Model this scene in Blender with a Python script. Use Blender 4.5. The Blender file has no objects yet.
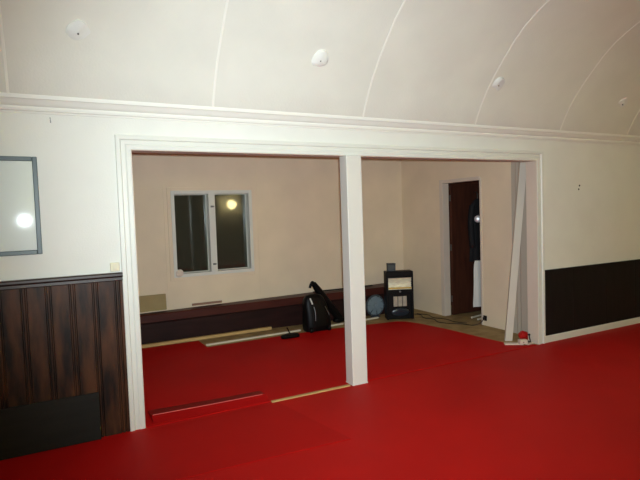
import bpy, bmesh, math, random
from mathutils import Vector, Matrix, noise
random.seed(7); noise.seed_set(3)
SC = bpy.context.scene
COL = SC.collection
PI = math.pi

# ------------------------------------------------------------------ camera
CAM = Vector((-0.5344, -3.9618, 1.55))
YAW, PITCH, ROLL = 0.4775, -0.0505, -0.0333
F = Vector((math.sin(YAW)*math.cos(PITCH), math.cos(YAW)*math.cos(PITCH), math.sin(PITCH)))
R0 = Vector((math.cos(YAW), -math.sin(YAW), 0)); U0 = R0.cross(F)
R = R0*math.cos(ROLL) + U0*math.sin(ROLL)
U = -R0*math.sin(ROLL) + U0*math.cos(ROLL)
cd = bpy.data.cameras.new('camera'); cam = bpy.data.objects.new('camera', cd); COL.objects.link(cam)
cam.matrix_world = Matrix(((R.x, U.x, -F.x, CAM.x), (R.y, U.y, -F.y, CAM.y), (R.z, U.z, -F.z, CAM.z), (0, 0, 0, 1)))
cd.sensor_fit = 'HORIZONTAL'; cd.sensor_width = 36.0; cd.lens = 510.9/640*36; cd.clip_start = 0.05
SC.camera = cam

# ------------------------------------------------------------------ world, lights, exposure
w = bpy.data.worlds.new('night'); SC.world = w; w.use_nodes = True
w.node_tree.nodes['Background'].inputs[0].default_value = (0.20, 0.21, 0.17, 1)
w.node_tree.nodes['Background'].inputs[1].default_value = 0.11
vs = SC.view_settings
vs.view_transform = 'Standard'; vs.look = 'None'; vs.gamma = 1.0; vs.use_curve_mapping = False
vs.exposure = 0.0
# the camera's flash: just left of and above the lens
fl = bpy.data.lights.new('camera_flash', 'SPOT'); flo = bpy.data.objects.new('camera_flash', fl); COL.objects.link(flo)
flo.location = CAM + U*0.05 + R*0.03 + F*0.03
aim = F + U*0.10 + R*0.065
flo.rotation_euler = aim.to_track_quat('-Z', 'Y').to_euler()
fl.energy = 695; fl.color = (.93, 1.06, 1.14); fl.spot_size = math.radians(93); fl.spot_blend = 1.0
fl.shadow_soft_size = 0.02
LAMP_STRENGTH = 33.0      # the hall's warm wall lamps (built further down)

# ------------------------------------------------------------------ materials
def lin(c):
    return tuple((x/255/12.92 if x/255 <= .04045 else ((x/255+.055)/1.055)**2.4) for x in c)

def mat(name, rgb, rough=0.6, metal=0.0, spec=0.5, var=0.0, scale=8.0, bump=0.0, bscale=60.0, stretch=(1, 1, 1), rgb2=None, coat=0.0):
    m = bpy.data.materials.new(name); m.use_nodes = True
    nt = m.node_tree; b = nt.nodes['Principled BSDF']
    c = lin(rgb)
    b.inputs['Base Color'].default_value = (*c, 1); b.inputs['Roughness'].default_value = rough
    b.inputs['Metallic'].default_value = metal; b.inputs['Specular IOR Level'].default_value = spec
    b.inputs['Coat Weight'].default_value = coat
    if var or rgb2 or bump:
        tc = nt.nodes.new('ShaderNodeTexCoord'); mp = nt.nodes.new('ShaderNodeMapping')
        mp.inputs['Scale'].default_value = stretch
        geo = nt.nodes.new('ShaderNodeNewGeometry')
        nt.links.new(geo.outputs['Position'], mp.inputs['Vector'])
    if var or rgb2:
        n = nt.nodes.new('ShaderNodeTexNoise'); n.inputs['Scale'].default_value = scale; n.inputs['Detail'].default_value = 5
        nt.links.new(mp.outputs[0], n.inputs['Vector'])
        cr = nt.nodes.new('ShaderNodeValToRGB')
        cr.color_ramp.elements[0].position = .35; cr.color_ramp.elements[1].position = .68
        c2 = lin(rgb2) if rgb2 else tuple(min(1, x*(1+var)) for x in c)
        c1 = c if rgb2 else tuple(x*(1-var) for x in c)
        cr.color_ramp.elements[0].color = (*c1, 1); cr.color_ramp.elements[1].color = (*c2, 1)
        nt.links.new(n.outputs['Fac'], cr.inputs[0]); nt.links.new(cr.outputs[0], b.inputs['Base Color'])
    if bump:
        n2 = nt.nodes.new('ShaderNodeTexNoise'); n2.inputs['Scale'].default_value = bscale; n2.inputs['Detail'].default_value = 3
        nt.links.new(mp.outputs[0], n2.inputs['Vector'])
        bp = nt.nodes.new('ShaderNodeBump'); bp.inputs['Strength'].default_value = bump; bp.inputs['Distance'].default_value = .004
        nt.links.new(n2.outputs['Fac'], bp.inputs['Height']); nt.links.new(bp.outputs[0], b.inputs['Normal'])
    return m

def glass_mat(name, rough=0.03, tint=(1, 1, 1)):
    m = bpy.data.materials.new(name); m.use_nodes = True; nt = m.node_tree
    for n in list(nt.nodes): nt.nodes.remove(n)
    out = nt.nodes.new('ShaderNodeOutputMaterial'); mix = nt.nodes.new('ShaderNodeMixShader')
    tr = nt.nodes.new('ShaderNodeBsdfTransparent'); tr.inputs[0].default_value = (*tint, 1)
    gl = nt.nodes.new('ShaderNodeBsdfGlossy'); gl.inputs['Roughness'].default_value = rough
    fr = nt.nodes.new('ShaderNodeFresnel'); fr.inputs[0].default_value = 1.5
    nt.links.new(fr.outputs[0], mix.inputs[0]); nt.links.new(tr.outputs[0], mix.inputs[1]); nt.links.new(gl.outputs[0], mix.inputs[2])
    nt.links.new(mix.outputs[0], out.inputs[0])
    return m

def emit_mat(name, col, s):
    m = bpy.data.materials.new(name); m.use_nodes = True; b = m.node_tree.nodes['Principled BSDF']
    b.inputs['Base Color'].default_value = (*col, 1)
    b.inputs['Emission Color'].default_value = (*col, 1); b.inputs['Emission Strength'].default_value = s
    return m

M = {}
M['wall'] = mat('painted_white_wall', (232, 231, 222), .6, spec=.3, var=.02, scale=3, bump=.25, bscale=90)
M['wallrear'] = mat('cream_wall', (236, 218, 190), .65, spec=.3, var=.04, scale=2.2, bump=.25, bscale=90)
M['ceil'] = mat('canvas_ceiling', (225, 223, 211), .8, spec=.2, var=.03, scale=2.5, bump=.3, bscale=70)
M['strip'] = mat('ceiling_cover_strip', (238, 235, 224), .7, spec=.2)
M['plaster'] = mat('white_plaster_patch', (233, 233, 226), .8, spec=.2, bump=.6, bscale=40)
M['trim'] = mat('white_gloss_trim', (224, 224, 214), .38, var=.012, scale=5)
M['post'] = mat('white_gloss_post', (220, 217, 207), .38, var=.015, scale=4)
M['trimold'] = mat('aged_white_trim', (220, 206, 190), .5, var=.02, scale=6)
M['red'] = mat('red_vinyl_mat', (184, 17, 14), .6, spec=.14, var=.07, scale=1.4, bump=.35, bscale=220)
M['red2'] = mat('red_vinyl_mat_plain', (188, 13, 13), .62, spec=.10, var=.06, scale=1.6, bump=.3, bscale=220)
M['redsheet'] = mat('red_vinyl_sheet', (174, 13, 11), .6, spec=.12, var=.06, scale=1.4, bump=.3, bscale=220)
M['cornice'] = mat('cornice_paint', (238, 237, 227), .5, spec=.3)
M['gold'] = mat('yellow_metal', (232, 200, 110), .35, metal=.4)
M['battenpaint'] = mat('grey_white_batten_paint', (186, 176, 160), .55)
M['lino'] = mat('olive_brown_lino', (150, 128, 86), .7, spec=.2, rgb2=(178, 156, 112), scale=6, bump=.3)
M['dark'] = mat('dark_stained_wood', (27, 17, 13), .45, spec=.22, rgb2=(80, 48, 28), scale=6, stretch=(2.6, 2.6, .55), bump=.25, bscale=30)
M['darkcap'] = mat('dark_stained_rail', (42, 29, 24), .38, rgb2=(60, 42, 34), scale=9)
M['black_panel'] = mat('black_brown_panelling', (21, 18, 18), .6, spec=.2, rgb2=(26, 22, 22), scale=6, stretch=(3, 3, .5))
M['blackboard'] = mat('charcoal_board', (26, 25, 22), .65, spec=.2, rgb2=(33, 31, 27), scale=4, stretch=(.6, 1, 6))
M['bench'] = mat('mahogany_bench_top', (68, 31, 25), .45, spec=.2, rgb2=(80, 38, 30), scale=5, stretch=(.5, 3, 3))
M['benchf'] = mat('dark_bench_front', (38, 20, 18), .5, spec=.15, rgb2=(48, 26, 23), scale=5, stretch=(.5, 3, 3))
M['pine'] = mat('raw_pine', (206, 172, 112), .6, rgb2=(190, 152, 96), scale=12, stretch=(.4, 4, 4))
M['palewood'] = mat('pale_painted_batten', (214, 206, 182), .6)
M['card'] = mat('brown_cardboard', (168, 148, 104), .85, var=.05)
M['brownboard'] = mat('red_brown_board', (150, 112, 92), .7, var=.05)
M['black'] = mat('black_plastic', (9, 9, 10), .45, spec=.2)
M['black_soft'] = mat('black_cloth', (14, 13, 15), .8, bump=.3)
M['grey_plastic'] = mat('dark_grey_plastic', (62, 66, 70), .5)
M['fan'] = mat('blue_grey_plastic', (126, 142, 150), .5)
M['fandark'] = mat('dark_blue_grey_plastic', (58, 68, 76), .6)
M['chrome'] = mat('polished_steel', (225, 222, 212), .16, metal=1.0)
M['reflector'] = mat('brushed_reflector', (250, 240, 214), .42, metal=.3, var=.15, scale=30, stretch=(.5, .5, 3))
M['board'] = mat('leaning_board_paint', (208, 199, 184), .55)
M['matfold'] = mat('red_vinyl_fold', (160, 11, 11), .6, spec=.12, var=.05, scale=2)
M['sheenred'] = mat('red_vinyl_highlight', (206, 92, 84), .5)  # lighter red that paints the sheen on the mat fold
M['disc'] = mat('shiny_white_disc', (240, 242, 244), .38, metal=.6)
M['grate'] = mat('pale_ceramic_plaque', (176, 166, 148), .6, var=.12, scale=25)
M['heat_low'] = mat('blue_black_panel', (36, 46, 56), .3)
M['frame'] = mat('slate_grey_frame', (74, 89, 92), .42)
M['print'] = mat('pale_print', (232, 232, 226), .7, var=.04, scale=3)
M['cream'] = mat('cream_plastic', (222, 214, 184), .4)
M['brownwall'] = mat('dark_brown_wood', (74, 36, 22), .5, rgb2=(92, 46, 28), scale=6, stretch=(3, 3, .4))
M['leaf'] = mat('brown_door_leaf', (60, 32, 23), .6, spec=.2, rgb2=(78, 42, 28), scale=5, stretch=(4, 4, .5))
M['towel'] = mat('white_cloth', (248, 243, 232), .9, bump=.5, bscale=120)
M['steel'] = mat('dull_steel', (120, 120, 118), .4, metal=1.0)
M['hole'] = mat('black_socket', (18, 16, 15), .5)
M['redcloth'] = mat('red_vinyl_scrap', (190, 24, 22), .35)
M['glass'] = glass_mat('window_glass', .045, (.8, .82, .75))
M['picglass'] = glass_mat('picture_glass', .033)
M['fill_bulb'] = emit_mat('rear_fill_globe', (1.0, .74, .42), 24.0)  # added fill light for the rear room
M['bulbwarm'] = emit_mat('lit_warm_globe', (1.0, .80, .40), LAMP_STRENGTH)
M['bulb'] = emit_mat('lit_lamp_globe', (1.0, 1.15, .38), LAMP_STRENGTH)

# ------------------------------------------------------------------ helpers
WORLD = {}
def BM(): return bmesh.new()

def box(bm, x0, x1, y0, y1, z0, z1, bevel=0.0, mtx=None):
    r = bmesh.ops.create_cube(bm, size=1.0)
    vs_ = r['verts']
    bmesh.ops.scale(bm, vec=(abs(x1-x0), abs(y1-y0), abs(z1-z0)), verts=vs_)
    bmesh.ops.translate(bm, vec=((x0+x1)/2, (y0+y1)/2, (z0+z1)/2), verts=vs_)
    if bevel:
        es = list({e for v in vs_ for e in v.link_edges})
        q = bmesh.ops.bevel(bm, geom=es, offset=bevel, segments=2, affect='EDGES', profile=.5)
        vs_ = list({v for f in q['faces'] for v in f.verts} | {v for v in vs_ if v.is_valid})
    if mtx is not None: bmesh.ops.transform(bm, matrix=mtx, verts=vs_)
    return vs_

def prism(bm, loops_a, loops_b):
    """joins two equal closed loops of points into a capped solid"""
    a = [bm.verts.new(q) for q in loops_a]; b = [bm.verts.new(q) for q in loops_b]
    n = len(a)
    for i in range(n):
        j = (i+1) % n
        bm.faces.new((a[i], a[j], b[j], b[i]))
    bm.faces.new(a[::-1]); bm.faces.new(b)

def loft(bm, rings, cap=True):
    vr = [[bm.verts.new(q) for q in r] for r in rings]
    n = len(vr[0])
    for a, b in zip(vr[:-1], vr[1:]):
        for i in range(n):
            j = (i+1) % n
            bm.faces.new((a[i], a[j], b[j], b[i]))
    if cap:
        bm.faces.new(vr[0][::-1]); bm.faces.new(vr[-1])

def tube(bm, pts, r, n=10, cap=True):
    pts = [Vector(q) for q in pts]
    rs = r if isinstance(r, (list, tuple)) else [r]*len(pts)
    rings = []
    for i, q in enumerate(pts):
        t = (pts[min(i+1, len(pts)-1)] - pts[max(i-1, 0)]).normalized()
        up = Vector((0, 0, 1)) if abs(t.z) < .92 else Vector((0, 1, 0))
        s = t.cross(up).normalized(); u = s.cross(t)
        rings.append([q + (s*math.cos(2*PI*k/n) + u*math.sin(2*PI*k/n))*rs[i] for k in range(n)])
    loft(bm, rings, cap)

def smooth_path(pts, sub=6):
    pts = [Vector(q) for q in pts]; out = []
    for i in range(len(pts)-1):
        p0, p1, p2, p3 = pts[max(i-1, 0)], pts[i], pts[i+1], pts[min(i+2, len(pts)-1)]
        for k in range(sub):
            t = k/sub
            out.append(.5*((2*p1) + (p2-p0)*t + (2*p0-5*p1+4*p2-p3)*t*t + (3*p1-p0-3*p2+p3)*t**3))
    out.append(pts[-1]); return out

def lathe(bm, prof, centre, axis='Z', n=28, mtx=None):
    """prof: (radius, height) pairs"""
    rings = []
    for r, h in prof:
        ring = []
        for k in range(n):
            a = 2*PI*k/n; v = Vector((r*math.cos(a), r*math.sin(a), h))
            if mtx is not None: v = mtx @ v
            ring.append(v + Vector(centre))
        rings.append(ring)
    loft(bm, rings)

def build(name, bm, m, parent=None, smooth=False):
    bmesh.ops.recalc_face_normals(bm, faces=bm.faces)
    xs = [v.co.x for v in bm.verts]; ys = [v.co.y for v in bm.verts]; zs = [v.co.z for v in bm.verts]
    o0 = Vector(((min(xs)+max(xs))/2, (min(ys)+max(ys))/2, min(zs)))
    bmesh.ops.translate(bm, vec=-o0, verts=bm.verts)
    me = bpy.data.meshes.new(name); bm.to_mesh(me); bm.free()
    me.materials.append(M[m])
    if smooth:
        for f in me.polygons: f.use_smooth = True
        me.set_sharp_from_angle(angle=math.radians(40))
    o = bpy.data.objects.new(name, me); COL.objects.link(o)
    WORLD[o.name] = o0
    if parent is not None:
        o.parent = parent; o.location = o0 - WORLD[parent.name]
    else:
        o.location = o0
    return o

def tag(o, label, cat, group=None):
    o['label'] = label; o['category'] = cat
    if group: o['group'] = group
    return o

def thing(name, loc, label, cat, group=None):
    o = bpy.data.objects.new(name, None); COL.objects.link(o)
    o.location = loc; o.empty_display_size = .1; WORLD[o.name] = Vector(loc)
    return tag(o, label, cat, group)

def struct(name, bm, m, parent=None, smooth=False):
    o = build(name, bm, m, parent, smooth)
    if parent is None: o['kind'] = 'structure'
    return o

# ------------------------------------------------------------------ dimensions
X0, W, H, T = -.016, 4.240, 2.064, 0.115           # opening width and height, wall thickness
ZC = 2.30                               # underside of the cornice
XL, XR_HALL, YF = -4.0, 9.5, -6.5       # hall extents
B, XR, XRL = 2.785, 4.473, -2.2         # rear room: back wall, right wall, left wall
DY0, DY1, DZ = 1.071, 1.800, 1.935    # doorway in the rear room's right wall
WX0, WX1, WZ0, WZ1 = .806, 1.905, .786, 1.914   # window hole

# ------------------------------------------------------------------ shell
bm = BM(); box(bm, XL, XR_HALL, YF, -.028, -.12, 0); box(bm, XL, X0, -.028, 0, -.12, 0); box(bm, W, XR_HALL, -.028, 0, -.12, 0); struct('floor', bm, 'red')
bm = BM(); box(bm, XRL, 6.4, -.028, 3.2, -.12, -.0005); struct('floor_rear', bm, 'lino')

bm = BM()
box(bm, XL, X0, 0, T, 0, 2.6); box(bm, W, XR_HALL, 0, T, 0, 2.6); box(bm, X0, W, 0, T, H, 2.6)
struct('wall_front', bm, 'wall')
bm = BM()
box(bm, XRL, WX0, B, B+.18, 0, 2.7); box(bm, WX1, XR+.1, B, B+.18, 0, 2.7)
box(bm, WX0, WX1, B, B+.18, 0, WZ0); box(bm, WX0, WX1, B, B+.18, WZ1, 2.7)
struct('wall_back', bm, 'wallrear')
bm = BM()
box(bm, XR, XR+.09, T, DY0, 0, 2.7); box(bm, XR, XR+.09, DY1, B, 0, 2.7); box(bm, XR, XR+.09, DY0, DY1, DZ, 2.7)
struct('wall_right', bm, 'wallrear')
bm = BM(); box(bm, XRL-.1, XRL, T, B+.18, 0, 2.7); struct('wall_left', bm, 'wallrear')
bm = BM(); box(bm, XRL-.1, XR+.1, T, B+.2, 2.7, 2.8); struct('ceiling_rear', bm, 'wallrear')
# hall's other walls (behind and beside the camera)
bm = BM(); box(bm, XL-.1, XR_HALL+.1, YF-.1, YF, 0, 2.6); struct('wall_opposite', bm, 'wall')
bm = BM(); box(bm, XL-.1, XL, YF, .18, 0, 4.0); struct('wall_west', bm, 'wall')
bm = BM(); box(bm, XR_HALL, XR_HALL+.1, YF, .18, 0, 4.0); struct('wall_east', bm, 'wall')
# lobby behind the doorway
bm = BM()
box(bm, 6.2, 6.3, .3, 3.0, 0, 2.6); box(bm, XR+.09, 6.2, .2, .3, 0, 2.6); box(bm, XR+.09, 6.2, 2.4, 2.5, 0, 2.6)
struct('wall_lobby', bm, 'brownwall')
bm = BM(); box(bm, XR+.09, 6.3, .2, 2.5, 2.6, 2.7); struct('ceiling_lobby', bm, 'brownwall')

# vaulted ceiling
half = [(.0, 2.33), (.05, 2.352), (.1, 2.395), (.185, 2.56), (.27, 2.69), (.38, 2.825), (.49, 2.94), (.61, 3.06), (.74, 3.160), (.86, 3.228), (.98, 3.285), (1.15, 3.352),
        (1.4, 3.43), (1.8, 3.52), (2.3, 3.58), (2.8, 3.61), (3.25, 3.62)]
vault = [(-d, z) for d, z in half] + [(YF + d, z) for d, z in half[::-1][1:]]
bm = BM()
outer = [(y*1.0, z+.1) for y, z in vault]
loopyz = vault + [(y, z+.12) for y, z in vault[::-1]]
va = [[bm.verts.new((x, y, z)) for y, z in loopyz] for x in (XL, XR_HALL)]
n = len(loopyz); k = len(vault)
for i in range(n):
    j = (i+1) % n
    bm.faces.new((va[0][i], va[0][j], va[1][j], va[1][i]))
ceiling = struct('ceiling', bm, 'ceil', smooth=True)
for x in (-3.4, -2.08, -.757, .583, 1.933, 3.256, 4.525, 5.749, 7.0, 8.3):
    bm = BM(); hw = .011
    rings = []
    for y, z in vault[2:-2]:
        rings.append([(x-hw, y, z+.004), (x-hw*.6, y - (.0), z-.004), (x+hw*.6, y, z-.004), (x+hw, y, z+.004)])
    loft(bm, rings)
    build('cover_strip', bm, 'strip', ceiling)

# cornice: extruded profile (y, z)
bm = BM()
prof = [(0, ZC-.012), (-.012, ZC-.012), (-.018, ZC), (-.03, ZC+.004), (-.036, ZC+.018), (-.036, ZC+.03), (-.055, ZC+.040), (-.078, ZC+.062), (-.086, ZC+.068),
        (-.096, ZC+.070), (-.100, ZC+.085), (-.100, ZC+.106), (-.08, ZC+.112), (0, ZC+.112)]
prism(bm, [(XL, y, z) for y, z in prof], [(XR_HALL, y, z) for y, z in prof])
struct('trim_1', bm, 'cornice')

# moulded architrave round the wide opening, mitred
ap = [(0.0, .0), (0.0, -.022), (.004, -.025), (.030, -.025), (.040, -.018), (.066, -.018), (.074, -.030), (.100, -.030), (.104, -.026), (.104, .0)]
def arch_loop(pt):     # pt(d, y): position on the path for distance d outside the opening
    return [pt(d, y) for d, y in ap]
bm = BM()
loft(bm, [arch_loop(lambda d, y: (X0-d, y, 0)), arch_loop(lambda d, y: (X0-d, y, H+d)), arch_loop(lambda d, y: (W+d, y, H+d)), arch_loop(lambda d, y: (W+d, y, 0))])
struct('trim_2', bm, 'trim')
# jamb and head lining of the opening
bm = BM(); box(bm, X0-.001, X0+.004, -.02, T+.01, 0, H); box(bm, W-.004, W+.001, -.02, T+.01, 0, H); box(bm, X0, W, -.02, T+.01, H-.004, H+.001)
struct('trim_3', bm, 'trimold')
# post in the opening
pt = thing('wooden_post', (1.835, -.02, 0), 'square white painted post standing midway in the wide opening', 'post')
bm = BM(); box(bm, 1.766, 1.921, -.070, .055, .0, H-.004, .006); build('shaft', bm, 'post', pt)
bm = BM(); box(bm, 1.763, 1.924, -.073, .057, .0, .010, .003); build('foot', bm, 'post', pt)

# wainscot, left: boards with beaded double grooves
def boards(bm, x0, x1, y, z0, z1, pitch, depth=.012, phase=0.0, pair=True):
    pts = [(x0, y)]
    g = x0 + phase
    while g < x1 - .03:
        for off in ((0, .026) if pair else (0,)):
            c = g+off
            if c-.008 > x0 and c+.008 < x1:
                pts += [(c-.008, y), (c-.003, y+depth), (c+.003, y+depth), (c+.008, y)]
        g += pitch
    pts += [(x1, y), (x1, 0), (x0, 0)]
    prism(bm, [(a, b, z0) for a, b in pts], [(a, b, z1) for a, b in pts])
bm = BM(); boards(bm, -3.9, -.118, -.022, 0, 1.135, .1465, phase=.065)
wl = struct('trim_4', bm, 'dark')
bm = BM()
cp = [(0, 1.118), (-.026, 1.118), (-.030, 1.124), (-.030, 1.142), (-.046, 1.152), (-.050, 1.156), (-.050, 1.170), (-.044, 1.178), (0, 1.178)]
prism(bm, [(-3.9, y, z) for y, z in cp], [(-.118, y, z) for y, z in cp])
build('cap_rail', bm, 'darkcap', wl)
# wainscot, right
bm = BM(); boards(bm, W+.104, 9.4, -.018, .08, .815, .60, .002, .50, False)
wr = struct('trim_5', bm, 'black_panel')
bm = BM(); box(bm, W+.102, 9.4, -.030, 0, .812, .832, .003); build('cap_rail', bm, 'black_panel', wr)
bm = BM(); bp_ = [(0, 0), (-.020, 0), (-.020, .066), (-.012, .078), (-.010, .085), (0, .085)]
prism(bm, [(W+.104, y, z) for y, z in bp_], [(9.4, y, z) for y, z in bp_])
struct('baseboard_right', bm, 'trim')

# ------------------------------------------------------------------ rear wall: window and panel joints
win = BM()
def frame_rect(bm, x0, x1, z0, z1, wd, y0, y1, bev=.003):
    box(bm, x0, x0+wd, y0, y1, z0, z1, bev); box(bm, x1-wd, x1, y0, y1, z0, z1, bev)
    box(bm, x0+wd, x1-wd, y0, y1, z0, z0+wd, bev); box(bm, x0+wd, x1-wd, y0, y1, z1-wd, z1, bev)
frame_rect(win, WX0, WX1, WZ0, WZ1, .045, B-.018, B+.15)
box(win, 1.298, 1.384, B-.018, B+.15, WZ0+.045, WZ1-.045, .003)
window = struct('window_1', win, 'trim')
for (a, b_) in ((.851, 1.298), (1.384, 1.86)):
    bm = BM(); frame_rect(bm, a, b_, WZ0+.045, WZ1-.045, .008, B+.10, B+.14); s_ = build('sash', bm, 'trim', window)
    bm = BM(); box(bm, a+.006, b_-.006, B+.118, B+.122, WZ0+.051, WZ1-.051); build('pane', bm, 'glass', s_)
for z in (.93, 1.70):
    bm = BM(); box(bm, 1.322, 1.362, B-.030, B-.018, z-.012, z+.012, .003); box(bm, 1.336, 1.370, B-.036, B-.029, z-.004, z+.004); build('latch', bm, 'steel', window)
bm = BM(); frame_rect(bm, .760, 1.950, .742, 1.958, .046, B-.012, B+.001, .003); build('architrave', bm, 'wallrear', window)
bm = BM()      # rough filler lump on the lower left corner of the window
bmesh.ops.create_icosphere(bm, subdivisions=2, radius=.06, matrix=Matrix.Translation((.862, B-.010, .838)) @ Matrix.Diagonal((1, .3, .8, 1)))
for v in bm.verts: v.co += noise.noise_vector(v.co*22)*.015
build('corner_patch', bm, 'trimold', window)
# joints of the wall boarding: thin cover strips
bm = BM(); box(bm, .715, .727, B-.006, B, .40, 1.975); struct('trim_6', bm, 'wallrear')
bm = BM(); box(bm, -1.0, .715, B-.006, B, 1.962, 1.975); struct('trim_7', bm, 'wallrear')
bm = BM(); box(bm, 1.985, 1.995, B-.004, B, .40, 2.69); struct('trim_8', bm, 'wallrear')

# doorway in the right wall
bm = BM()
box(bm, XR-.016, XR+.10, DY1-.010, DY1+.060, 0, DZ+.05, .003); box(bm, XR-.010, XR+.10, DY0-.022, DY0+.004, 0, DZ+.028, .003)
box(bm, XR-.016, XR+.10, DY0+.004, DY1-.010, DZ-.004, DZ+.045, .003)
struct('trim_9', bm, 'trimold')
bm = BM(); box(bm, XR+.105, XR+.80, DY1-.055, DY1-.015, .012, DZ-.01, .003)
door = struct('door_1', bm, 'leaf')
for z in (.25, 1.0, 1.72):
    bm = BM(); tube(bm, [(XR+.098, DY1-.040, z-.045), (XR+.098, DY1-.040, z+.045)], .010, 8); build('hinge', bm, 'steel', door)
# lining batten of the rear wall's right side
bm = BM()
xs_ = [.215, .24, .262, .30, .318, .40, .418, .46, .475, .53]
pts = []
for i, y in enumerate(xs_): pts.append((XR-.022 if i % 2 else XR-.014, y)); 
pts = [(XR, T+.012), (XR-.014, T+.012)] + pts + [(XR, .53)]
prism(bm, [(x, y, .0) for x, y in pts], [(x, y, 2.35) for x, y in pts])
struct('trim_10', bm, 'battenpaint')

# ------------------------------------------------------------------ floor coverings and strips
bm = BM()
poly = [(-.008, -.028), (1.758, -.028), (1.758, .062), (1.93, .062), (1.93, -.028), (4.20, -.028), (4.20, .0), (4.06, .04), (3.985, .24), (3.95, .60), (3.92, 1.1), (3.84, 1.62), (3.76, 1.82), (3.66, 1.90), (2.75, 2.02), (2.30, 2.06), (1.01, 2.05), (1.0, 2.44), (-1.6, 2.47), (-1.6, .13), (-.008, .13)]
prism(bm, [(x, y, 0.0) for x, y in poly], [(x, y, .005) for x, y in poly])
tag(build('floor_mat', bm, 'red2'), 'large red vinyl mat covering the floor of the room beyond the opening', 'mat')
bm = BM()
ov = [(-1.6, -.90), (.23, -.925), (1.195, -.985), (1.03, -.075), (-1.6, -.075)]
prism(bm, [(x, y, 0.0) for x, y in ov], [(x, y, .004) for x, y in ov])
tag(build('floor_mat', bm, 'redsheet'), 'red vinyl mat sheet lying in the front hall before the left opening', 'mat')
# doubled-over strip of mat
bm = BM()
def strip_ring(x, y0, y1, h):
    q = [(y0-.075, .005), (y0-.06, .012), (y0-.015, h-.012), (y0-.003, h-.002), (y0+.010, h), (y0+.03, h-.004), (y1-.02, h-.016), (y1, .005)]
    return [(x, y, z) for y, z in q]
loft(bm, [strip_ring(.052+.928*t, .098-.035*t, .285-.06*t, .042-.003*math.sin(t*PI)) for t in [i/8 for i in range(9)]])
ms = tag(build('mat_strip', bm, 'matfold', smooth=True), 'raised folded strip of red mat beside the foot of the left jamb', 'mat')
bm = BM(); tube(bm, [(.06, .098, .042), (.50, .083, .039), (.95, .066, .042)], .0035, 6)  # thin paler line painting the highlight on the ridge of the fold
build('fold_highlight', bm, 'sheenred', ms)['label'] = 'highlight along the fold, painted as a paler line'
bm = BM(); prism(bm, [(.985, -.068, 0.004), (.985, -.040, 0.004), (.985, -.040, .014), (.985, -.068, .014)], [(1.742, -.062, 0.0), (1.742, -.034, 0.0), (1.742, -.034, .012), (1.742, -.062, .012)])
tag(build('threshold_strip', bm, 'pine'), 'thin tan wooden floor strip running up to the white post', 'floor strip')
def batten(name, a, b, w_, h, m, label, cat):
    bm = BM(); a = Vector(a); b = Vector(b); d = (b-a).normalized(); s = d.cross(Vector((0, 0, 1)))*w_/2
    up = Vector((0, 0, h))
    prism(bm, [a-s, a+s, a+s+up, a-s+up], [b-s, b+s, b+s+up, b-s+up])
    return tag(build(name, bm, m), label, cat)
batten('wooden_batten', (-.5, 2.50, .0), (2.02, 2.52, .0), .045, .035, 'pine', 'tan pine batten on the floor along the foot of the dark bench', 'batten')
batten('wooden_batten', (1.02, 2.145, .0), (2.305, 2.19, .0), .035, .020, 'palewood', 'pale batten along the back edge of the red mat, left of the vacuum cleaner', 'batten')
batten('wooden_batten', (2.725, 2.190, .0), (3.60, 2.262, .0), .035, .020, 'palewood', 'pale batten on the floor behind the white post, right of the vacuum cleaner', 'batten')

# ------------------------------------------------------------------ low bench along the back wall
bn = thing('low_bench', (2.0, 2.6, 0), 'long low dark wood bench box running along the back wall', 'bench')
P0 = Vector((-.6, 2.680, 0)); P1 = Vector((4.30, 2.42, 0)); dn = (P1-P0).normalized(); nn = Vector((-dn.y, dn.x, 0))
def bench_prism(bm, prof, t0=0, t1=1):
    def q(t):
        base = P0.lerp(P1, t); dz = .360 + .062*t
        depth = (B-.012 - base.y)/nn.y
        return [base + nn*(depth if d == 'w' else d) + Vector((0, 0, dz+z if z > -.3 else 0)) for d, z in prof]
    prism(bm, q(t0), q(t1))
bm = BM(); bench_prism(bm, [(.0, -.100), (.0, -.012), (.010, .0), ('w', .0), ('w', -.03), (.045, -.03), (.045, -.100)]); build('top_board', bm, 'bench', bn)
bm = BM(); bench_prism(bm, [(.018, -.36), (.018, -.101), (.044, -.101), (.044, -.36)]); build('front_panel', bm, 'benchf', bn)
bm = BM(); bench_prism(bm, [(.010, -.122), (.004, -.112), (.010, -.102), (.0178, -.102), (.0178, -.122)]); build('moulding', bm, 'benchf', bn)

bm = BM(); mt = Matrix.Translation((.40, B-.045, .393)) @ Matrix.Rotation(-.10, 4, 'X')
box(bm, -.29, .285, -.008, .008, 0, .205, .006, mt)
tag(build('cardboard_sheet', bm, 'card'), 'tan cardboard piece propped on the bench against the back wall at left', 'cardboard')
bm = BM(); mt = Matrix.Translation((1.21, B-.055, .386)) @ Matrix.Rotation(-.15, 4, 'X')
box(bm, -.2, .2, -.012, .012, .018, .048, .003, mt)
tag(build('board_offcut', bm, 'brownboard'), 'short thin brown board offcut on the bench below the window', 'board')
bm = BM(); tube(bm, smooth_path([(2.72, 2.60, .43), (2.90, 2.64, .428), (3.05, 2.65, .425), (3.3, 2.65, .424), (3.55, 2.64, .427), (3.76, 2.63, .43)], 4), .009, 8)
tag(build('thin_rod', bm, 'black'), 'thin black rod lying along the bench top behind the white post', 'rod')

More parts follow.
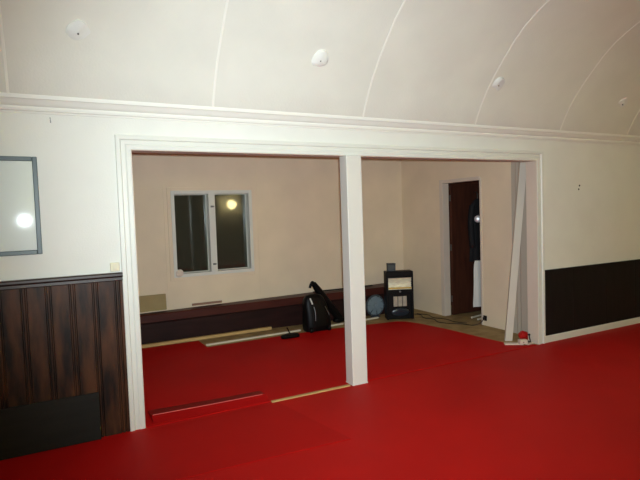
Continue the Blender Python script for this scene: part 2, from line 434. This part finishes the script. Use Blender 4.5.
# ------------------------------------------------------------------ vacuum cleaner
vc = thing('vacuum_cleaner', (2.5, 2.1, 0), 'black vacuum cleaner with slanting tube standing left of the white post', 'vacuum cleaner')
rings = []
for z, hw, hd, cx in ((.0, .175, .10, 2.515), (.012, .188, .112, 2.515), (.08, .192, .118, 2.515), (.17, .186, .112, 2.510), (.27, .176, .10, 2.50), (.36, .162, .086, 2.485), (.43, .140, .07, 2.475), (.475, .105, .05, 2.47), (.49, .05, .02, 2.465)):
    ring = []
    for k in range(28):
        a = 2*PI*k/28; c, s = math.cos(a), math.sin(a); e = .62
        ring.append((cx + hw*math.copysign(abs(c)**e, c), 2.105 + hd*math.copysign(abs(s)**e, s), z+.002))
    rings.append(ring)
bm = BM(); loft(bm, rings); build('body', bm, 'black', vc, True)  # the thin streaks below paint reflections on the glossy black body
bm = BM(); tube(bm, [(2.545, 2.225, .610), (2.625, 2.24, .505), (2.77, 2.26, .320), (2.90, 2.28, .155), (2.985, 2.295, .045)], [.036, .050, .052, .054, .056], 14); tb = build('suction_tube', bm, 'black', vc, True)
bm = BM(); box(bm, 2.88, 3.06, 2.245, 2.335, .022, .075, .015); build('floor_head', bm, 'black', tb)
bm = BM(); tube(bm, smooth_path([(2.565, 2.225, .580), (2.53, 2.22, .630), (2.505, 2.215, .610), (2.48, 2.21, .56)], 5), .019, 10); build('handle', bm, 'black', tb, True)
bm = BM(); tube(bm, [(2.375, 2.000, .455), (2.395, 1.992, .40), (2.403, 1.990, .375)], .010, 8); build('reflection_streak', bm, 'trim', vc)['label'] = 'short bright streak painted as a reflection'
bm = BM(); tube(bm, smooth_path([(2.43, 2.005, .335), (2.443, 1.992, .25), (2.44, 1.987, .15)], 4), .0055, 8); build('reflection_streak', bm, 'steel', vc)['label'] = 'long thin grey streak painted as a reflection'
bm = BM(); tube(bm, smooth_path([(2.60, 2.015, .325), (2.63, 2.005, .26), (2.655, 2.0, .20)], 4), .0055, 8); build('reflection_streak', bm, 'steel', vc)['label'] = 'slanting thin grey streak at right, painted as a reflection'
for sx in (-.13, .13):
    bm = BM(); lathe(bm, [(.001, -.018), (.032, -.018), (.036, -.010), (.036, .010), (.032, .018), (.001, .018)], (2.505+sx, 1.985, .036), mtx=Matrix.Rotation(PI/2, 3, 'Y')); build('wheel', bm, 'black', vc, True)

nz = thing('floor_nozzle', (2.03, 1.90, .010), 'small flat black nozzle on the red mat left of the vacuum cleaner', 'nozzle')
bm = BM()
rings = []
for z, sx, sy in ((.010, .120, .055), (.030, .125, .060), (.050, .110, .048), (.060, .06, .026)):
    rings.append([(2.03 + sx*math.copysign(abs(math.cos(2*PI*k/24))**.6, math.cos(2*PI*k/24)), 1.90 + sy*math.copysign(abs(math.sin(2*PI*k/24))**.6, math.sin(2*PI*k/24)), z) for k in range(24)])
loft(bm, rings); build('base', bm, 'black', nz, True)
bm = BM(); tube(bm, smooth_path([(2.03, 1.90, .055), (2.025, 1.93, .085), (2.02, 1.97, .12)], 4), .008, 8); build('neck', bm, 'black', nz, True)

# ------------------------------------------------------------------ round floor fan
fn = thing('floor_fan', (3.605, 2.335, 0), 'round blue-grey fan standing between the white post and the gas heater', 'fan')
RX = Matrix.Rotation(PI/2, 3, 'X'); FC = (3.605, 2.335, .176)
def torus(bm, R_, r, centre, nmaj=36, nmin=8):
    rr = []
    for i in range(nmaj):
        a = 2*PI*i/nmaj
        rr.append([(centre[0] + (R_+r*math.cos(2*PI*k/nmin))*math.cos(a), centre[1] + r*math.sin(2*PI*k/nmin), centre[2] + (R_+r*math.cos(2*PI*k/nmin))*math.sin(a)) for k in range(nmin)])
    vr = [[bm.verts.new(q) for q in r_] for r_ in rr]
    for i in range(nmaj):
        for k in range(nmin):
            bm.faces.new((vr[i][k], vr[i][(k+1) % nmin], vr[(i+1) % nmaj][(k+1) % nmin], vr[(i+1) % nmaj][k]))
bm = BM(); torus(bm, .148, .014, FC); lathe(bm, [(.001, -.02), (.148, -.02), (.148, -.012), (.001, -.012)], FC, mtx=RX); build('housing', bm, 'fandark', fn, True)
bm = BM()
for q in range(7):
    a = 2*PI*q/7
    tipx, tipz = math.cos(a), math.sin(a); tx, tz = -tipz, tipx
    pr = [(.03, -.02, -.012), (.13, -.055, -.018), (.138, .0, .0), (.12, .045, .008), (.03, .02, .008)]
    A = [(FC[0]+r_*tipx+s_*tx, FC[1]-.004+d_*.5, FC[2]+r_*tipz+s_*tz) for r_, s_, d_ in pr]
    prism(bm, A, [(x, y+.002, z) for x, y, z in A])
build('blades', bm, 'fan', fn)
bm = BM()
for r_ in (.035, .058, .081, .104, .127): torus(bm, r_, .0032, (FC[0], FC[1]-.020, FC[2]), 30, 5)
for q in range(12):
    a = 2*PI*q/12; tube(bm, [(FC[0]+.02*math.cos(a), FC[1]-.020, FC[2]+.02*math.sin(a)), (FC[0]+.148*math.cos(a), FC[1]-.012, FC[2]+.148*math.sin(a))], .003, 5)
build('grille', bm, 'fan', fn)
bm = BM(); lathe(bm, [(.001, .012), (.03, .012), (.034, .02), (.030, .028), (.001, .030)], FC, mtx=RX); build('hub', bm, 'fan', fn, True)
bm = BM(); box(bm, 3.53, 3.68, 2.315, 2.355, 0, .018, .005); build('foot', bm, 'fandark', fn)

# ------------------------------------------------------------------ gas heater
HA = -.40
HM = Matrix.Translation((3.81, 2.015, 0)) @ Matrix.Rotation(HA, 4, 'Z')
ht = thing('gas_heater', (3.81, 2.015, 0), 'black portable cabinet gas heater standing on the floor near the back corner', 'heater')
def hbuild(name, fn_, m, parent, smooth=False):
    bm = BM(); fn_(bm); bmesh.ops.transform(bm, matrix=HM, verts=bm.verts); return build(name, bm, m, parent, smooth)
hw, hd0, hd1, hh = .196, -.07, .11, .700
def cab(bm):
    box(bm, -hw, hw, hd0+.03, hd1, .008, hh, .012)                       # carcass
    box(bm, -hw, -hw+.03, hd0, hd0+.04, .008, hh-.03, .008); box(bm, hw-.03, hw, hd0, hd0+.04, .008, hh-.03, .008)
    box(bm, -hw, hw, hd0, hd0+.04, hh-.075, hh, .010)
    box(bm, -hw+.02, hw-.02, hd0, hd0+.04, .385, .430, .006)
cabinet = hbuild('cabinet', cab, 'black', ht)
def refl(bm):
    rr = []
    for i in range(13):
        t = i/12; z = .440 + t*.165; y = hd0+.026 - .024*abs(2*t-1)**2
        rr.append((y, z))
    loop = rr + [(hd0+.045, .605), (hd0+.045, .440)]
    prism(bm, [(-hw+.028, y, z) for y, z in loop], [(hw-.028, y, z) for y, z in loop])
rf = hbuild('reflector', refl, 'reflector', ht, True); rf['label'] = 'shiny metal radiant reflector'
def guard(bm):
    for z in (.475, .505, .535, .565): tube(bm, [(-hw+.03, hd0+.002, z), (hw-.03, hd0+.002, z)], .0025, 6)
    for x in (-.10, 0, .10): tube(bm, [(x, hd0, .440), (x, hd0, .61)], .0025, 6)
hbuild('yellow_strip', lambda bm: box(bm, -hw+.03, hw-.03, hd0-.012, hd0+.002, .452, .472, .004), 'gold', rf)  # thin yellowish strip across the lower part of the reflector
hbuild('guard_wires', guard, 'reflector', rf)
for i in range(3):
    hbuild('plaque', lambda bm: box(bm, -.095+.066*i, -.035+.066*i, hd0+.012, hd0+.029, .195, .340, .004), 'grate', ht)
def lowp(bm):
    rings = []
    for y, s in ((hd0+.030, 1.0), (hd0+.008, .96), (hd0+.0, .80)):
        rings.append([(.13*s*math.cos(2*PI*k/28), y, .115 + .058*s*math.sin(2*PI*k/28)) for k in range(28)])
    loft(bm, rings)
hbuild('lower_panel', lowp, 'heat_low', ht, True)
def knob(bm): lathe(bm, [(.001, 0), (.016, 0), (.014, .016), (.001, .018)], (0.0, hd0, .410), mtx=RX)
hbuild('knob', knob, 'steel', cabinet, True)
for sx in (-1, 1):
    for yy in (-.02, .08):
        hbuild('castor', lambda bm: lathe(bm, [(.001, -.010), (.016, -.010), (.018, 0), (.016, .010), (.001, .010)], (sx*.17, yy, .018), mtx=Matrix.Rotation(PI/2, 3, 'Y')), 'black', ht, True)
hx = thing('small_box', (HM @ Vector((-.125, .03, hh))), 'small dark grey box standing on top of the gas heater', 'box')
hbuild('box_body', lambda bm: box(bm, -.160, -.045, -.02, .06, hh, hh+.095, .005), 'grey_plastic', hx)
hbuild('lid', lambda bm: box(bm, -.163, -.042, -.023, .063, hh+.095, hh+.112, .005), 'grey_plastic', hx)

# ------------------------------------------------------------------ things at the doorway
def cloth(bm, cx, cy, prof, folds, amp, n=36):
    """hanging cloth: rings down its length (z, half width, half depth)"""
    rings = []
    for z, a_, d_ in prof:
        ring = []
        for k in range(n):
            a = 2*PI*k/n
            w_ = 1 + amp*math.sin(folds*a + z*3)*(.3 + .7*min(1, (prof[0][0]-z)/.5))
            ring.append((cx + a_*math.cos(a)*w_, cy + d_*math.sin(a)*w_, z))
        rings.append(ring)
    loft(bm, rings)
ct = thing('hanging_coat', (5.00, 1.66, .78), 'black coat hanging on the brown door inside the narrow doorway', 'coat')
bm = BM(); cloth(bm, 5.01, 1.665, [(1.70, .03, .02), (1.66, .09, .035), (1.60, .135, .045), (1.45, .155, .048), (1.2, .150, .048), (.95, .155, .05), (.78, .165, .05)], 7, .10); build('coat_body', bm, 'black_soft', ct, True)
for s in (-1, 1):
    bm = BM(); tube(bm, smooth_path([(5.01+s*.11, 1.655, 1.60), (5.01+s*.155, 1.645, 1.40), (5.01+s*.150, 1.64, 1.15), (5.01+s*.135, 1.64, .98)], 4), [.045]*4*3+[.040], 12); build('sleeve', bm, 'black_soft', ct, True)
bm = BM(); tube(bm, smooth_path([(5.01, 1.722, 1.80), (5.01, 1.68, 1.80), (5.01, 1.665, 1.75), (5.01, 1.665, 1.70)], 4), .008, 8); build('hanger_loop', bm, 'steel', ct)
bm = BM(); lathe(bm, [(.001, -.006), (.045, -.006), (.052, 0), (.045, .006), (.02, .012), (.001, .014)], (4.915, 1.565, 1.405), mtx=Vector((-.70, -.71, .02)).to_track_quat('Z', 'Y').to_matrix())
tag(build('round_reflector', bm, 'disc', smooth=True), 'small bright white round disc hanging in front of the black coat', 'disc')
bm = BM(); cloth(bm, 4.915, 1.565, [(.80, .07, .030), (.74, .088, .036), (.66, .095, .036), (.5, .095, .038), (.3, .105, .036), (.19, .118, .036), (.13, .120, .034)], 6, .09)
tag(build('white_towel', bm, 'towel', smooth=True), 'white cloth hanging low in front of the brown door in the doorway', 'cloth')
for (a, b_, lab) in (((4.86, 1.48, .02), (4.62, 1.42, .02), 'pale rod on the floor just inside the doorway, the farther of two'), ((4.82, 1.33, .02), (4.60, 1.28, .02), 'pale rod on the floor just inside the doorway, the nearer of two')):
    bm = BM(); tube(bm, [a, b_], .014, 8); tag(build('pale_rod', bm, 'palewood'), lab, 'rod')
sk = thing('wall_socket', (XR-.012, 1.01, .07), 'black socket low on the wall right of the doorway', 'socket')
bm = BM(); box(bm, XR-.012, XR, .985, 1.04, .065, .135, .004); build('plate', bm, 'hole', sk)
bm = BM(); box(bm, XR-.036, XR-.012, 1.0, 1.03, .085, .115, .006); build('plug', bm, 'hole', sk)
def cable(pts, r, m, label):
    bm = BM(); tube(bm, smooth_path(pts, 8), r, 7); return tag(build('cable', bm, m, smooth=True), label, 'cable')
cable([(4.44, 1.015, .095), (4.40, 1.03, .04), (4.33, 1.10, .008), (4.27, 1.25, .008), (4.16, 1.36, .008), (4.10, 1.52, .008), (4.17, 1.70, .008), (4.12, 1.86, .008), (4.22, 2.05, .008), (4.18, 2.2, .008), (4.28, 2.36, .008)], .0055, 'hole', 'black cable winding over the bare floor in front of the doorway')
cable([(4.36, 1.24, .007), (4.29, 1.40, .007), (4.31, 1.60, .007), (4.24, 1.78, .007), (4.30, 1.98, .007), (4.23, 2.16, .007)], .005, 'hole', 'short thin dark cable lying closest to the doorway on the bare floor')

# ------------------------------------------------------------------ boards leaning at the right jamb
bm = BM()
a = Vector((4.100, .290, .0)); b_ = Vector((4.425, .305, 2.24)); s = Vector((.033, -.023, 0)); th = Vector((.010, .016, 0))
prism(bm, [a-s-th, a+s-th, a+s+th, a-s+th], [b_-s-th, b_+s-th, b_+s+th, b_-s+th])
lb = tag(build('leaning_board', bm, 'board'), 'long white board leaning askew against the right jamb of the opening', 'board')
pk = thing('wood_offcut', (4.0, .10, 0), 'pale wooden offcut with screw holes on the floor by the right jamb', 'wood offcut')
bm = BM(); mt = Matrix.Translation((4.03, .11, .002)) @ Matrix.Rotation(-.62, 4, 'Z'); box(bm, -.13, .07, -.03, .03, 0, .018, .003, mt); build('plank', bm, 'trimold', pk)
bm = BM(); mt = Matrix.Translation((4.15, .035, .006)) @ Matrix.Rotation(.12, 4, 'Z'); box(bm, -.05, .055, -.022, .022, 0, .014, .003, mt); build('plank', bm, 'trimold', pk)
bm = BM(); mt = Matrix.Translation((4.07, .055, .02)) @ Matrix.Rotation(-.35, 4, 'Z'); box(bm, -.045, .045, -.03, .03, 0, .045, .004, mt); bl = build('block', bm, 'trimold', pk)
bm = BM()
lathe(bm, [(.001, 0), (.007, 0), (.006, .003), (.001, .003)], (4.055, .0285, .042), n=10, mtx=RX); build('screw_hole', bm, 'hole', bl)
bm = BM()
bmesh.ops.create_icosphere(bm, subdivisions=3, radius=1, matrix=Matrix.Translation((4.25, .20, .055)) @ Matrix.Rotation(-.6, 4, 'Z') @ Matrix.Diagonal((.060, .045, .05, 1)))
for v in bm.verts:
    v.co += noise.noise_vector(v.co*26)*.022
    v.co.z = max(v.co.z, .012)
tag(build('red_scrap', bm, 'redcloth'), 'crumpled bright red scrap on the floor between leaning board and jamb', 'scrap')
bm = BM(); tube(bm, smooth_path([(4.20, .075, .095), (4.19, .065, .07), (4.185, .05, .04), (4.17, .04, .028), (4.16, .06, .03), (4.19, .085, .03)], 5), .007, 7)
bmesh.ops.create_icosphere(bm, subdivisions=2, radius=.014, matrix=Matrix.Translation((4.202, .078, .098)))
tag(build('bent_hook', bm, 'hole', smooth=True), 'small bent black hook on the floor at the foot of the right jamb', 'hook')

# ------------------------------------------------------------------ left wall: picture, switch, dark board, nail
pf = thing('picture_frame', (-.95, -.01, 1.34), 'slate grey framed picture with pale print on the left wall', 'picture')
FM = Matrix.Translation((-.618, -.012, 0)) @ Matrix.Rotation(math.radians(2.9), 4, 'Z') @ Matrix.Translation((.618, .012, 0))
x0, x1, z0, z1 = -1.14, -.618, 1.343, 1.998
def pbuild(name, fn_, m, par):
    bm = BM(); fn_(bm); bmesh.ops.transform(bm, matrix=FM, verts=bm.verts); return build(name, bm, m, par)
pbuild('frame', lambda bm: frame_rect(bm, x0, x1, z0, z1, .030, -.030, -.008, .004), 'frame', pf)
pbuild('print', lambda bm: box(bm, x0+.028, x1-.028, -.015, -.011, z0+.028, z1-.028), 'print', pf)
pbuild('glazing', lambda bm: box(bm, x0+.028, x1-.028, -.022, -.020, z0+.028, z1-.028), 'picglass', pf)
lsw = thing('light_switch', (-.163, -.01, 1.185), 'small cream light switch just above the dark panelling by the left jamb', 'switch')
bm = BM(); box(bm, -.197, -.133, -.022, .0, 1.186, 1.250, .005); build('plate', bm, 'cream', lsw)
bm = BM(); box(bm, -.180, -.150, -.028, -.021, 1.20, 1.236, .003); build('rocker', bm, 'cream', lsw)
bm = BM(); mt = Matrix.Translation((0, -.030, .0)) @ Matrix.Rotation(-.05, 4, 'X')
box(bm, -1.75, -.318, -.028, -.012, .0, .335, .003, mt)
tag(build('low_board', bm, 'blackboard'), 'smooth charcoal board leaning low against the left panelling', 'board')
bm = BM(); tube(bm, [(-.524, .0, 2.268), (-.524, -.025, 2.262), (-.523, -.028, 2.245), (-.522, -.027, 2.228)], .003, 6)
tag(build('wall_hook', bm, 'steel'), 'thin nail hook high on the white wall above the picture', 'hook')
ws = thing('wall_fixing', (4.985, -.004, 1.735), 'two small dark screw holes high on the white wall at right', 'screw holes')
for (x, z) in ((4.990, 1.785), (4.975, 1.742)):
    bm = BM(); lathe(bm, [(.001, 0), (.011, 0), (.010, .003), (.001, .003)], (x, -.0005, z), n=12, mtx=RX); build('screw_hole', bm, 'hole', ws)

# ------------------------------------------------------------------ ceiling outlets (lamp points without lamps)
def cap_at(x, y, z, label):
    nrm = Vector((0, -.63, -.775))*1.0
    # local frame on the vault's slope there
    q = nrm.to_track_quat('Z', 'Y').to_matrix()
    o = thing('ceiling_outlet', (x, y, z), label, 'ceiling outlet', 'blanked lamp outlets on the vaulted ceiling')
    bm = BM(); lathe(bm, [(.001, -.02), (.078, -.02), (.072, .000), (.056, .006), (.03, .009), (.001, .010)], (x, y, z), n=28, mtx=q)
    for v in bm.verts: v.co += noise.noise_vector(v.co*16)*.012
    build('cover_plate', bm, 'plaster', o, True)
    bm = BM(); c = Vector((x, y, z)) + q @ Vector((0, .0, .018))
    lathe(bm, [(.001, -.012), (.006, -.012), (.006, .000), (.004, .003), (.001, .003)], c, n=12, mtx=q); build('stub', bm, 'steel', o, True)
cap_at(-.338, -.326, 2.756, 'white round blanked lamp outlet on the ceiling above the picture')
cap_at(1.394, -.337, 2.768, 'white blanked lamp outlet on the ceiling above the white post')
cap_at(3.351, -.317, 2.745, 'white blanked lamp outlet on the ceiling right beside a cover strip')
cap_at(5.358, -.284, 2.706, 'white blanked lamp outlet on the ceiling farthest to the right')

# ------------------------------------------------------------------ the hall's lit wall lamps, on the wall opposite
for (x, lab) in ((4.60, 'lit globe wall lamp opposite the opening, mirrored in the window'), (.2, 'lit globe wall lamp behind the camera'), (8.2, 'lit globe wall lamp near the east end')):
    wlp = thing('wall_lamp', (x, YF+.10, 1.7), lab, 'lamp', 'globe lamps on the opposite wall')
    bm = BM(); bmesh.ops.create_uvsphere(bm, u_segments=20, v_segments=12, radius=.15, matrix=Matrix.Translation((x, YF+.20, 1.96))); build('globe', bm, 'bulbwarm' if x == 4.60 else 'bulb', wlp, True)
    bm = BM(); box(bm, x-.05, x+.05, YF, YF+.03, 1.66, 1.82, .01); tube(bm, [(x, YF+.02, 1.74), (x, YF+.20, 1.74), (x, YF+.20, 1.83)], .012, 8); build('bracket', bm, 'steel', wlp)
# added fill light that brightens the rear room, unseen above the opening
cl = thing('rear_fill_light', (2.6, .27, 2.52), 'added fill globe brightening the rear room, out of view above the opening', 'lamp')
bm = BM(); bmesh.ops.create_uvsphere(bm, u_segments=20, v_segments=12, radius=.06, matrix=Matrix.Translation((2.6, .27, 2.60))); build('globe', bm, 'fill_bulb', cl, True)
bm = BM(); lathe(bm, [(.001, 0), (.05, 0), (.05, .035), (.001, .035)], (2.6, .27, 2.664)); build('base', bm, 'steel', cl)
